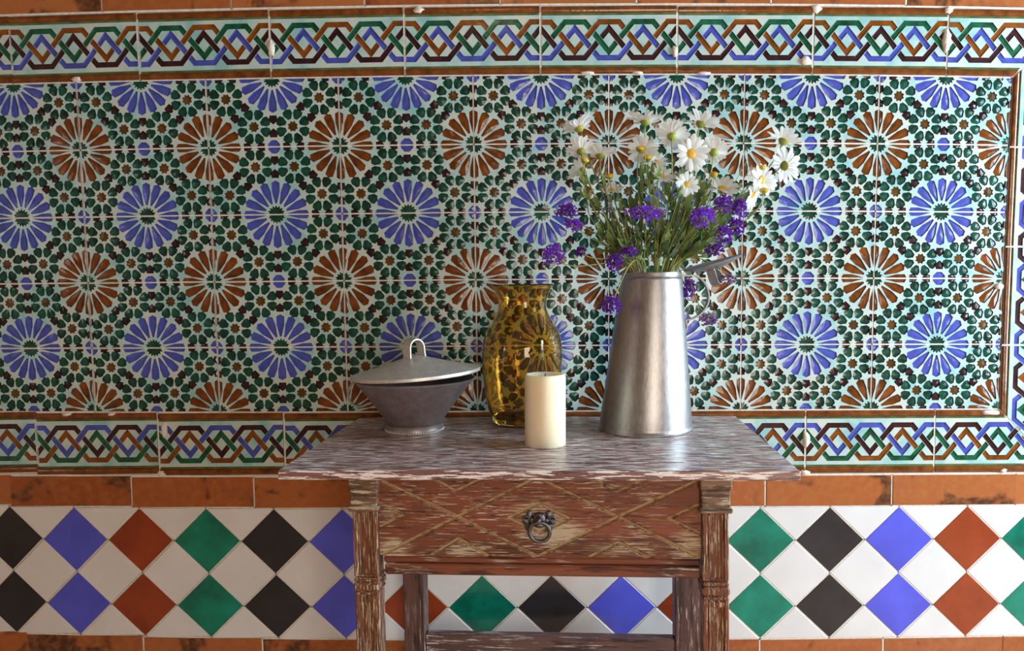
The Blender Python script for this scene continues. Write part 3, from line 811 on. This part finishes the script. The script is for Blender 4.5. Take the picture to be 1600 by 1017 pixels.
mb.strap(pts, (0, 1, 0), 0.011, 0.0040); mb.build('ring_handle', M['pewter_dark'], bw, auto=40, rot=(0, 0, 0.25))
# its lid, resting askew
ld = empty('bowl_lid', (-0.2485, -0.190, TZ + 0.1150)); ld.rotation_euler = (0, -0.054, 0)
tag(ld, 'shallow conical pewter lid with strap handle, resting askew on the bowl', 'lid')
mb = MB(); mb.lathe([(0.0, 0.0290), (0.030, 0.0225), (0.070, 0.0110), (0.110, 0.0018), (0.1180, 0.0000), (0.1200, -0.0012), (0.1210, -0.0030), (0.1225, -0.0028), (0.1232, 0.0004), (0.1225, 0.0030), (0.1190, 0.0040), (0.110, 0.0058), (0.070, 0.0152), (0.030, 0.0268), (0.010, 0.0322), (0.0, 0.0328)], 72)
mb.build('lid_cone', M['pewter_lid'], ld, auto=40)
def loop_handle(parent, mat, loc, rot, w=0.0165, half=0.0150, h=0.030):
    mb = MB(); pts = [(-half - 0.006, 0, -0.0035), (-half - 0.001, 0, -0.002)]
    for i in range(15):
        a = PI - PI * i / 14; pts.append((half * math.cos(a), 0, h - half + half * math.sin(a)))
    pts += [(half + 0.001, 0, -0.002), (half + 0.006, 0, -0.0035)]
    mb.strap(pts, (0, 1, 0), w, 0.0022); return mb.build('strap_handle', mat, parent, loc=loc, rot=rot, auto=40)
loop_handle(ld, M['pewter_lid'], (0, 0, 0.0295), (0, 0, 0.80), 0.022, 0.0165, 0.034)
# amber vase
vz = empty('glass_vase', (-0.0499, -0.1011, TZ)); tag(vz, 'empty amber glass vase with hammered sides behind the candle', 'vase')
outer = [(0.0, 0.0), (0.052, 0.0), (0.0575, 0.003), (0.0600, 0.010), (0.0677, 0.030), (0.0725, 0.052), (0.0766, 0.080), (0.0797, 0.108), (0.0810, 0.132), (0.0805, 0.150), (0.0783, 0.168), (0.0722, 0.185), (0.0628, 0.200), (0.0540, 0.214), (0.0493, 0.227), (0.0480, 0.238), (0.0490, 0.248), (0.0525, 0.259), (0.0570, 0.268), (0.0618, 0.2745)]
inner = [(0.0592, 0.2748), (0.0540, 0.268), (0.0495, 0.259), (0.0462, 0.248), (0.0452, 0.238), (0.0463, 0.227), (0.0508, 0.214), (0.0592, 0.200), (0.0688, 0.185), (0.0750, 0.168), (0.0770, 0.150), (0.0775, 0.132), (0.0762, 0.108), (0.0731, 0.080), (0.0690, 0.052), (0.0640, 0.030), (0.0560, 0.014), (0.0, 0.012)]
mb = MB(); mb.lathe(outer + [(0.0630, 0.2768), (0.0622, 0.2782), (0.0604, 0.2776)] + inner, 72, 0.024); mb.build('vase_body', M['glass'], vz, auto=50)
# candle
cd_ = empty('pillar_candle', (-0.0089, -0.3177, TZ)); tag(cd_, 'thick cream pillar candle standing in front of the amber vase', 'candle')
def wob(a, z): return 1 + (0.012 * math.sin(3 * a + 1) + 0.008 * math.sin(7 * a)) * (1 if z > 0.115 else 0)
mb = MB(); mb.lathe([(0.0, 0.0), (0.0340, 0.0), (0.0355, 0.0015), (0.0355, 0.060), (0.0355, 0.116), (0.0345, 0.1215), (0.0325, 0.1240), (0.0305, 0.1235), (0.0280, 0.1210), (0.012, 0.1190), (0.0, 0.1185)], 56, 0.012, wob)
mb.build('wax_body', M['wax'], cd_, auto=50)
mb = MB(); mb.tube([(0.0015, 0, 0.1180), (0.0015, 0, 0.1225), (0.003, 0, 0.1250)], 0.0009, 6); mb.build('wick', M['wick'], cd_)
# zinc jug
JX, JY = 0.1849, -0.1883
jg = empty('metal_jug', (JX, JY, TZ)); tag(jg, 'tall tapered galvanised metal jug with open hinged lid holding the flowers', 'jug')
JS = 0.050
prof = [(0.0, 0.0), (0.0870, 0.0), (0.0885, 0.0012), (0.0890, 0.0045), (0.0880, 0.0065), (0.0868, 0.0085), (0.0868, 0.012), (0.0788, 0.0857), (0.0682, 0.183), (0.0572, 0.2795), (0.0566, 0.2835), (0.0576, 0.2850), (0.0566, 0.2866), (0.0552, 0.2900), (0.0556, 0.2945), (0.0548, 0.2965), (0.0532, 0.2960), (0.0528, 0.2930), (0.0545, 0.2795), (0.0660, 0.183), (0.0766, 0.0857), (0.0845, 0.012), (0.0, 0.006)]
mb = MB(); mb.lathe(prof, 80, JS); mb.build('jug_body', M['zinc'], jg, auto=35)
mb = MB(); pts = []
for i in range(22):
    t_ = i / 21; a = math.radians(78 - 168 * t_)
    pts.append((0.0880 + 0.0330 * math.cos(a) - (0.022 * max(0, t_ - 0.55)), 0.0, 0.2480 + 0.0420 * math.sin(a)))
pts = [(0.0665, 0, 0.2895)] + pts + [(0.0800, 0, 0.1920), (0.0765, 0, 0.1830)]
mb.strap(pts, (0, 1, 0), 0.013, 0.0030); mb.build('jug_handle', M['zinc_dark'], jg, auto=40)
lid = MB(); lid.lathe([(0.0, -0.0135), (0.020, -0.0095), (0.040, -0.0045), (0.0555, -0.0005), (0.0580, 0.0020), (0.0570, 0.0035), (0.0555, 0.0022), (0.040, -0.0020), (0.020, -0.0070), (0.0, -0.0110)], 56)
jl = lid.build('jug_lid', M['zinc'], jg, loc=(0.0705 + 0.0575, 0.0, 0.3105), rot=(0, -0.245, 0), auto=40)
loop_handle(jl, M['zinc'], (0, 0, -0.0130), (PI, 0, 0.95), 0.0165, 0.0135, 0.027)
mb = MB(); mb.tube([(0.0700, -0.012, 0.2965), (0.0700, 0.012, 0.2965)], 0.0030, 10); mb.build('hinge', M['zinc'], jg)

# ------------------------------------------------------------------ flowers
def bez(p0, p1, p2, p3, n):
    out = []
    for i in range(n + 1):
        t = i / n; u = 1 - t; out.append(p0 * u ** 3 + p1 * 3 * u * u * t + p2 * 3 * u * t * t + p3 * t ** 3)
    return out
used_mouth = 0
def stem_path(head, arrive):
    """from inside the jug, through its mouth, to the head"""
    global used_mouth
    H = Vector(head); ax = Vector((JX + JS * 0.29, JY, TZ + 0.292))
    d = Vector((H.x - ax.x, H.y - ax.y, 0)); L = d.length
    if L > 1e-4: d = d / L
    used_mouth += 1
    r = min(0.042, 0.012 + L * 0.20)
    side = Vector((-d.y, d.x, 0)) * (0.010 * math.sin(used_mouth * 2.4))
    Mo = ax + d * r + side
    base = Vector((JX + JS * 0.1, JY, TZ + 0.085)) - d * r * 0.9 + side * 0.5
    rise = H.z - Mo.z
    up = (Mo - base).normalized()
    k = max(0.035, 0.40 * (H - Mo).length)
    if rise < 0.06: k = 0.055 + 0.3 * max(0, 0.02 - rise)
    path = [base, (base + Mo) / 2] + bez(Mo, Mo + up * k, H - Vector(arrive).normalized() * min(0.07, 0.35 * (H - Mo).length), H, 14)
    return path
def frame(n, roll=0.0):
    n = Vector(n).normalized(); t = Vector((0.21, -0.4, 0.9)) if abs(n.z) < 0.9 else Vector((1, 0, 0))
    x = (t - n * t.dot(n)).normalized(); y = n.cross(x)
    return Matrix((x, y, n)).transposed() @ Matrix.Rotation(roll, 3, 'Z')
# one petal, unit long, lying along +x
pv = []; pf = []
outl = [(0.0, 0.06), (0.25, 0.145), (0.55, 0.19), (0.82, 0.165), (0.95, 0.095), (1.0, 0.03)]
for x, w in outl:
    zz = 0.10 * math.sin(x * PI * 0.9)
    pv += [(x, -w, zz - w * 0.25), (x, 0, zz), (x, w, zz - w * 0.25)]
for i in range(len(outl) - 1):
    a = i * 3; pf += [(a, a + 3, a + 4, a + 1), (a + 1, a + 4, a + 5, a + 2)]
petal_me = mesh_from('petal', pv, pf, True); petal_me.materials.append(M['petal'])
mb = MB()
for i in range(40):
    rr = math.sqrt(i / 40) * 0.92; a = i * 2.39996; mb.ball((rr * math.cos(a), rr * math.sin(a), 0.42 * (1 - rr * rr)), 0.17, None, 0.15, 6, 4)
mb.ball((0, 0, 0.1), 0.95, 0.95, 0.38, 12, 6)
disc_me = mb.mesh('disc', True); disc_me.materials.append(M['disc'])
mb = MB(); mb.lathe([(0.0, -0.95), (0.35, -0.90), (0.72, -0.60), (0.98, -0.12), (1.02, 0.02), (0.6, 0.05), (0.0, 0.05)], 14)
calyx_me = mb.mesh('calyx', True); calyx_me.materials.append(M['calyx'])
def leaf_mesh(lobes, mat, broad):
    n = 4 * lobes + 2; rows = []
    for i in range(n + 1):
        t = i / n; w = broad * math.sin(PI * min(1, 0.08 + t * 0.92)) ** 0.8 * (0.30 + 0.70 * abs(math.sin(lobes * PI * t + 0.4)))
        if i == n: w = 0.004
        rows.append((t, w, 0.13 * math.sin(PI * t) - 0.10 * t * t))
    V_, F_ = [], []
    for t, w, z in rows: V_ += [(t, -w, z + w * 0.35), (t, 0, z), (t, w, z + w * 0.35)]
    for i in range(n):
        a = i * 3; F_ += [(a, a + 3, a + 4, a + 1), (a + 1, a + 4, a + 5, a + 2)]
    me = mesh_from('leaf', V_, F_, True); me.materials.append(mat); return me
LEAVES = [leaf_mesh(3, M['leaf'], 0.24), leaf_mesh(4, M['leaf_grey'], 0.19), leaf_mesh(2, M['leaf'], 0.12), leaf_mesh(1, M['leaf'], 0.075)]
FR = random.Random(21)
def add_leaves(root, path, count, lo, hi, s0, s1, kinds=(0, 1, 2)):
    o0 = root.location
    for i in range(count):
        f = FR.uniform(lo, hi) * (len(path) - 1); k = min(int(f), len(path) - 2); p = path[k].lerp(path[k + 1], f - k); t = (path[k + 1] - path[k]).normalized()
        if p.z < TZ + 0.318: continue
        a = FR.uniform(0, 2 * PI); out = Vector((math.cos(a), math.sin(a) - 0.25, FR.uniform(-0.1, 0.4)))
        d = (t * 0.85 + out * 0.75).normalized(); w = d.cross(t if abs(d.dot(t)) < 0.95 else Vector((1, 0, 0))).normalized(); nz_ = d.cross(w)
        mt = Matrix((d, w, nz_)).transposed().to_4x4(); s = FR.uniform(s0, s1)
        o = obj('leaf', LEAVES[FR.choice(kinds)], None, root); o.matrix_local = Matrix.Translation(p - Vector(o0)) @ mt @ Matrix.Diagonal((s, s, s, 1))
def make_stem(root, path, r0, r1, name='stem'):
    mb = MB(); o0 = Vector(root.location); mb.tube([p - o0 for p in path], lambda t: r0 + (r1 - r0) * t, 6); return mb.build(name, M['stem'], root, True)
def make_daisy(x, y, z, nx_, ny_, nz_, rad, label):
    nrm = Vector((nx_, ny_, nz_)).normalized(); H = Vector((x, y, z))
    rad *= 1.08; back = H - nrm * rad * 0.24
    path = stem_path(back, nrm * 0.7 + Vector((0, 0, 0.6)))
    root = empty('daisy', path[0]); tag(root, label, 'flower', 'daisies in the jug')
    make_stem(root, path, 0.0017, 0.0012)
    fm = frame(nrm, FR.uniform(0, 6)); base = Matrix.Translation(H - Vector(root.location)) @ fm.to_4x4()
    rd = rad * 0.27
    o = obj('disc', disc_me, None, root); o.matrix_local = base @ Matrix.Diagonal((rd, rd, rd * 0.8, 1))
    o = obj('calyx', calyx_me, None, root); o.matrix_local = base @ Matrix.Translation((0, 0, -0.0008)) @ Matrix.Diagonal((rd * 0.98, rd * 0.98, rd * 0.85, 1))
    n = FR.choice((17, 18, 19, 20)); lift = 0.34 if nz_ > 0.5 else 0.12
    for k in range(n):
        a = 2 * PI * k / n + FR.uniform(-0.08, 0.08); e = lift + FR.uniform(-0.22, 0.20); l = rad * FR.uniform(0.84, 1.06) - rd * 0.7
        mt = Matrix.Rotation(a, 4, 'Z') @ Matrix.Translation((rd * 0.72, 0, 0.0004 * (k % 3))) @ Matrix.Rotation(-e, 4, 'Y') @ Matrix.Rotation(FR.uniform(-0.3, 0.3), 4, 'X')
        o = obj('petal', petal_me, None, root); o.matrix_local = base @ mt @ Matrix.Diagonal((l, l * FR.uniform(0.85, 1.15), l, 1))
    return root, path
DAISIES = [
  (0.0665,-0.1980,1.3427, -0.35,0.25,0.85, 0.0319, 'white daisy at the upper left tip of the bouquet, facing up and left'),
  (0.0667,-0.2330,1.2948, -0.10,0.50,0.75, 0.0289, 'white daisy seen from behind, directly below the upper left daisy'),
  (0.1028,-0.2180,1.2885, 0.10,0.25,0.90, 0.0304, 'white daisy opening upwards on the left, right of two stacked daisies'),
  (0.0714,-0.1680,1.2695, -0.55,0.40,0.60, 0.0279, 'lowest white daisy of the left cluster, turned to the left'),
  (0.1898,-0.1880,1.3538, 0.05,0.15,0.97, 0.0321, 'white daisy on a straight bare stem at the top middle, opening upwards'),
  (0.2336,-0.2180,1.3204, 0.15,0.65,0.70, 0.0303, 'white daisy at the top middle showing its round green back'),
  (0.2953,-0.1780,1.3501, 0.40,0.20,0.85, 0.0323, 'white daisy at the top right of centre, highest of the right half'),
  (0.2618,-0.2480,1.2838, 0.10,-0.95,-0.10, 0.0309, 'open white daisy facing the camera with yellow centre, upper middle'),
  (0.3066,-0.2280,1.2885, 0.20,0.65,0.65, 0.0290, 'white daisy showing its green back, right of the open-faced upper daisy'),
  (0.4458,-0.1880,1.3133, 0.45,0.20,0.85, 0.0321, 'white daisy at the far upper right tip of the bouquet'),
  (0.4381,-0.2180,1.2632, 0.90,0.35,0.20, 0.0315, 'white daisy at the far right turned sideways to the right'),
  (0.1803,-0.2080,1.2989, -0.10,-0.95,0.15, 0.0282, 'open white daisy facing the camera, left of the top middle stem'),
  (0.2086,-0.2380,1.2466, 0.35,-0.55,0.65, 0.0275, 'half-open white daisy above the big dark leaf in the bouquet centre'),
  (0.2514,-0.2580,1.2284, 0.30,-0.90,0.10, 0.0227, 'small open white daisy with yellow centre in the middle of the bouquet'),
  (0.3189,-0.2380,1.2216, 0.05,-0.60,0.75, 0.0300, 'white daisy opening upwards just above the right purple clusters'),
  (0.3901,-0.2380,1.2362, 0.35,-0.90,0.10, 0.0276, 'open white daisy with yellow centre below the two far right daisies'),
  (0.3735,-0.2400,1.2120, 0.75,-0.50,-0.35, 0.0310, 'white daisy drooping to the right, lowest daisy on the right'),
  (0.1278,-0.1680,1.2311, 0.00,-0.55,0.75, 0.0225, 'small white daisy half hidden among the left stems, lowest on the left'),
  (0.2937,-0.1980,1.2209, -0.10,0.85,0.40, 0.0237, 'white daisy turned away among leaves, left of the upright right daisy'),
  (0.2141,-0.1680,1.2822, 0.30,-0.60,0.60, 0.0218, 'small white daisy behind the open one left of the top middle stem')]
for a in DAISIES:
    rt, path = make_daisy(*a); add_leaves(rt, path, 10, 0.16, 0.80, 0.018, 0.038)
BUDS = [
  (0.2568,-0.2180,1.3073, 'yellow flower bud between the top middle daisies'),
  (0.1176,-0.2280,1.2498, 'yellow bud on a bare stem below the left daisy cluster'),
  (0.0722,-0.2480,1.2764, 'yellow bud in front of the left daisies'),
  (0.1842,-0.2480,1.2786, 'yellow bud below the open daisy left of the top middle'),
  (0.2991,-0.2580,1.2455, 'small yellow bud right of the open-faced upper daisy, lower down'),
  (0.3901,-0.2380,1.2590, 'yellow bud above the open daisy on the right'),
  (0.3916,-0.2480,1.2167, 'yellow bud below the open daisy on the right'),
  (0.0786,-0.2180,1.2159, 'greenish bud at the lower left edge of the bouquet'),
  (0.1730,-0.2330,1.2972, 'yellow bud in front of the open daisy left of the top middle')]
for i, (x, y, z, lab) in enumerate(BUDS):
    nrm = Vector((FR.uniform(-.3, .3), -0.35, 0.85)).normalized(); H = Vector((x, y, z)); path = stem_path(H - nrm * 0.006, nrm)
    root = empty('daisy_bud', path[0]); tag(root, lab, 'flower bud', 'yellow buds in the jug'); make_stem(root, path, 0.0015, 0.0010)
    base = Matrix.Translation(H - Vector(root.location)) @ frame(nrm).to_4x4(); rd = 0.0078 if i != 7 else 0.0070
    o = obj('disc' if i != 7 else 'bud_head', disc_me, None, root); o.matrix_local = base @ Matrix.Diagonal((rd, rd, rd, 1))
    o = obj('calyx', calyx_me, None, root); o.matrix_local = base @ Matrix.Diagonal((rd * 1.0, rd * 1.0, rd * (0.85 if i != 7 else 1.0), 1))
    add_leaves(root, path, 6, 0.2, 0.8, 0.025, 0.05, (0, 2, 3))
STATICE = [
  (0.3144,-0.2680,1.1912, 0.0170,0.0158, 'deep purple statice cluster just below the upright right daisy'),
  (0.3482,-0.2480,1.1834, 0.0126,0.0195, 'purple statice cluster at the right edge of the purple mass'),
  (0.3374,-0.2580,1.1522, 0.0148,0.0171, 'purple statice cluster in the middle of the right purple mass'),
  (0.3143,-0.2680,1.1361, 0.0147,0.0181, 'purple statice cluster low in the right purple mass'),
  (0.3034,-0.2480,1.1123, 0.0184,0.0104, 'purple statice cluster lowest of the right mass, above the jug lid'),
  (0.2748,-0.2780,1.1676, 0.0225,0.0202, 'purple statice cluster right of centre, left of the right purple mass'),
  (0.1729,-0.2780,1.1774, 0.0371,0.0124, 'wide flat purple statice spray in the middle of the bouquet'),
  (0.0389,-0.2280,1.1866, 0.0210,0.0163, 'wispy purple statice spray at the upper left edge'),
  (0.0518,-0.2380,1.1613, 0.0151,0.0104, 'small purple statice cluster below the wispy left spray'),
  (0.0124,-0.2480,1.1074, 0.0196,0.0208, 'purple statice cluster at the far left, over the amber vase'),
  (0.0639,-0.2380,1.1137, 0.0081,0.0093, 'tiny purple statice cluster right of the far left one'),
  (0.1192,-0.2780,1.0910, 0.0158,0.0181, 'purple statice cluster hanging just left of the jug rim'),
  (0.1453,-0.2780,1.1107, 0.0169,0.0090, 'purple statice cluster above the left side of the jug rim'),
  (0.1122,-0.2730,1.0153, 0.0193,0.0193, 'purple statice cluster drooping down over the side of the jug'),
  (0.2720,-0.1680,1.0407, 0.0159,0.0207, 'purple statice cluster hanging inside the jug handle'),
  (0.3071,-0.1780,0.9820, 0.0182,0.0146, 'faded lilac statice cluster drooping below the jug handle'),
  (0.3409,-0.1880,1.0577, 0.0192,0.0108, 'lilac statice cluster beside the strap of the open jug lid')]
def florets(c, rx, rz, seed, count):
    q = random.Random(seed); mb = MB(); ry = (rx + rz) * 0.45
    for i in range(count):
        u = Vector((q.gauss(0, 1), q.gauss(0, 1), q.gauss(0, 1) + 0.35)).normalized(); rr = q.uniform(0.55, 1.05)
        p = Vector((u.x * rx * rr, u.y * ry * rr, u.z * rz * rr)); ax = (u + Vector((q.uniform(-.5, .5), q.uniform(-.5, .5), q.uniform(-.2, .6)))).normalized()
        fm = frame(ax, q.uniform(0, 6)); s = q.uniform(0.0020, 0.0034); n = 6; V_ = [p - ax * s * 0.9]
        for k in range(n):
            a = 2 * PI * k / n; r_ = s * (1.0 if k % 2 else 0.62); V_.append(p + fm @ Vector((r_ * math.cos(a), r_ * math.sin(a), s * (0.45 if k % 2 else 0.7))))
        mb.add(V_, [(0, 1 + k, 1 + (k + 1) % n) for k in range(n)])
    return mb
for i, (x, y, z, rx, rz, lab) in enumerate(STATICE):
    H = Vector((x, y, z)); low = z < TZ + 0.315
    arr = Vector((H.x - JX - 0.015, H.y - JY, 0)).normalized() * 0.6 + Vector((0, 0, -0.8 if low else 0.5))
    path = stem_path(H - arr.normalized() * min(rx, rz) * 0.7, arr)
    root = empty('statice_sprig', path[0]); tag(root, lab, 'flower', 'purple statice in the jug'); make_stem(root, path, 0.0013, 0.0008)
    lil = i in (15, 16); cnt = int(40 + rx * rz * 260000)
    mb = florets(H, rx, rz, 100 + i, cnt if not lil else int(cnt * 0.6)); o = mb.build('floret_cluster', M['lilac'] if lil else M['purple'], root, False, H - Vector(root.location)); stuff(o)
    tw_ = MB(); q = random.Random(i); e = H - Vector(root.location)
    for k in range(7):
        tip = Vector((q.uniform(-1, 1) * rx * 0.8, q.uniform(-1, 1) * rx * 0.5, q.uniform(-0.3, 0.9) * rz)); st = path[-1] - H
        tw_.tube([e + st, e + st.lerp(tip, 0.5) + Vector((0, 0, 0.002)), e + tip], 0.0006, 4)
    tw_.build('twigs', M['stem'], root, True)
    add_leaves(root, path, 4, 0.25, 0.75, 0.018, 0.040, (2, 3))
# long grey-green sprigs of foliage filling the middle
SPR = [(0.2180, -0.262, 1.2080, 'broad lobed green leaf spray in the bouquet centre', 0), (0.1950, -0.245, 1.2480, 'upright green leaf spray left of the half-open centre daisy', 0), (0.2550, -0.250, 1.1980, 'dark leaf spray below the small open centre daisy', 1),
       (0.2900, -0.225, 1.2300, 'long slanting leaf spray right of the bouquet centre', 2), (0.3500, -0.205, 1.2300, 'green leaf spray left of the drooping right daisy', 0), (0.1300, -0.235, 1.1600, 'leafy spray on the left side above the jug rim', 2),
       (0.0950, -0.225, 1.1500, 'leafy spray slanting left below the left daisies', 0), (0.2350, -0.190, 1.2400, 'grey-green leaf spray behind the centre daisies', 1), (0.1550, -0.205, 1.2100, 'grey-green leaf spray behind the left stems', 1), (0.3000, -0.260, 1.1550, 'leaf spray low on the right beside the purple mass', 2)]
for x, y, z, lab, kd in SPR:
    H = Vector((x, y, z)); path = stem_path(H, Vector((H.x - JX, H.y - JY, 0.35)))
    root = empty('leaf_spray', path[0]); tag(root, lab, 'foliage', 'leafy sprays in the jug'); make_stem(root, path, 0.0016, 0.0008)
    add_leaves(root, path, 18, 0.20, 0.98, 0.022, 0.048, (kd, 0, 2, 3))
    for q_ in range(3):
        o_ = Vector((FR.uniform(-0.035, 0.035), FR.uniform(-0.02, 0.02), FR.uniform(-0.01, 0.05)))
        make_stem(root, [p + o_ * max(0.0, (i_ - 2) / (len(path) - 3)) ** 1.3 for i_, p in enumerate(path)], 0.0012, 0.0006)

# ------------------------------------------------------------------ warm lamp above and behind the viewer
lp = empty('pendant_lamp', (-0.15, -2.35, 2.6)); tag(lp, 'warm pendant lamp hanging from the ceiling, outside the picture', 'lamp')
mb = MB(); mb.tube([(0, 0, 0), (0, 0, -0.06)], 0.004, 6); mb.build('cord', M['wick'], lp)
mb = MB(); mb.lathe([(0.02, -0.05), (0.045, -0.055), (0.062, -0.075), (0.058, -0.077), (0.042, -0.060), (0.018, -0.057)], 32); mb.build('lamp_cap', M['iron'], lp, True)
t = NT('lamp_globe'); t.done((1, 0.8, 0.5), 0.4, Emission_Strength=30.0); t.b.inputs['Emission Color'].default_value = (1, 0.60, 0.26, 1)
mb = MB(); mb.ball((0, 0, -0.125), 0.05, None, None, 20, 12); mb.build('globe', t.m, lp, True)
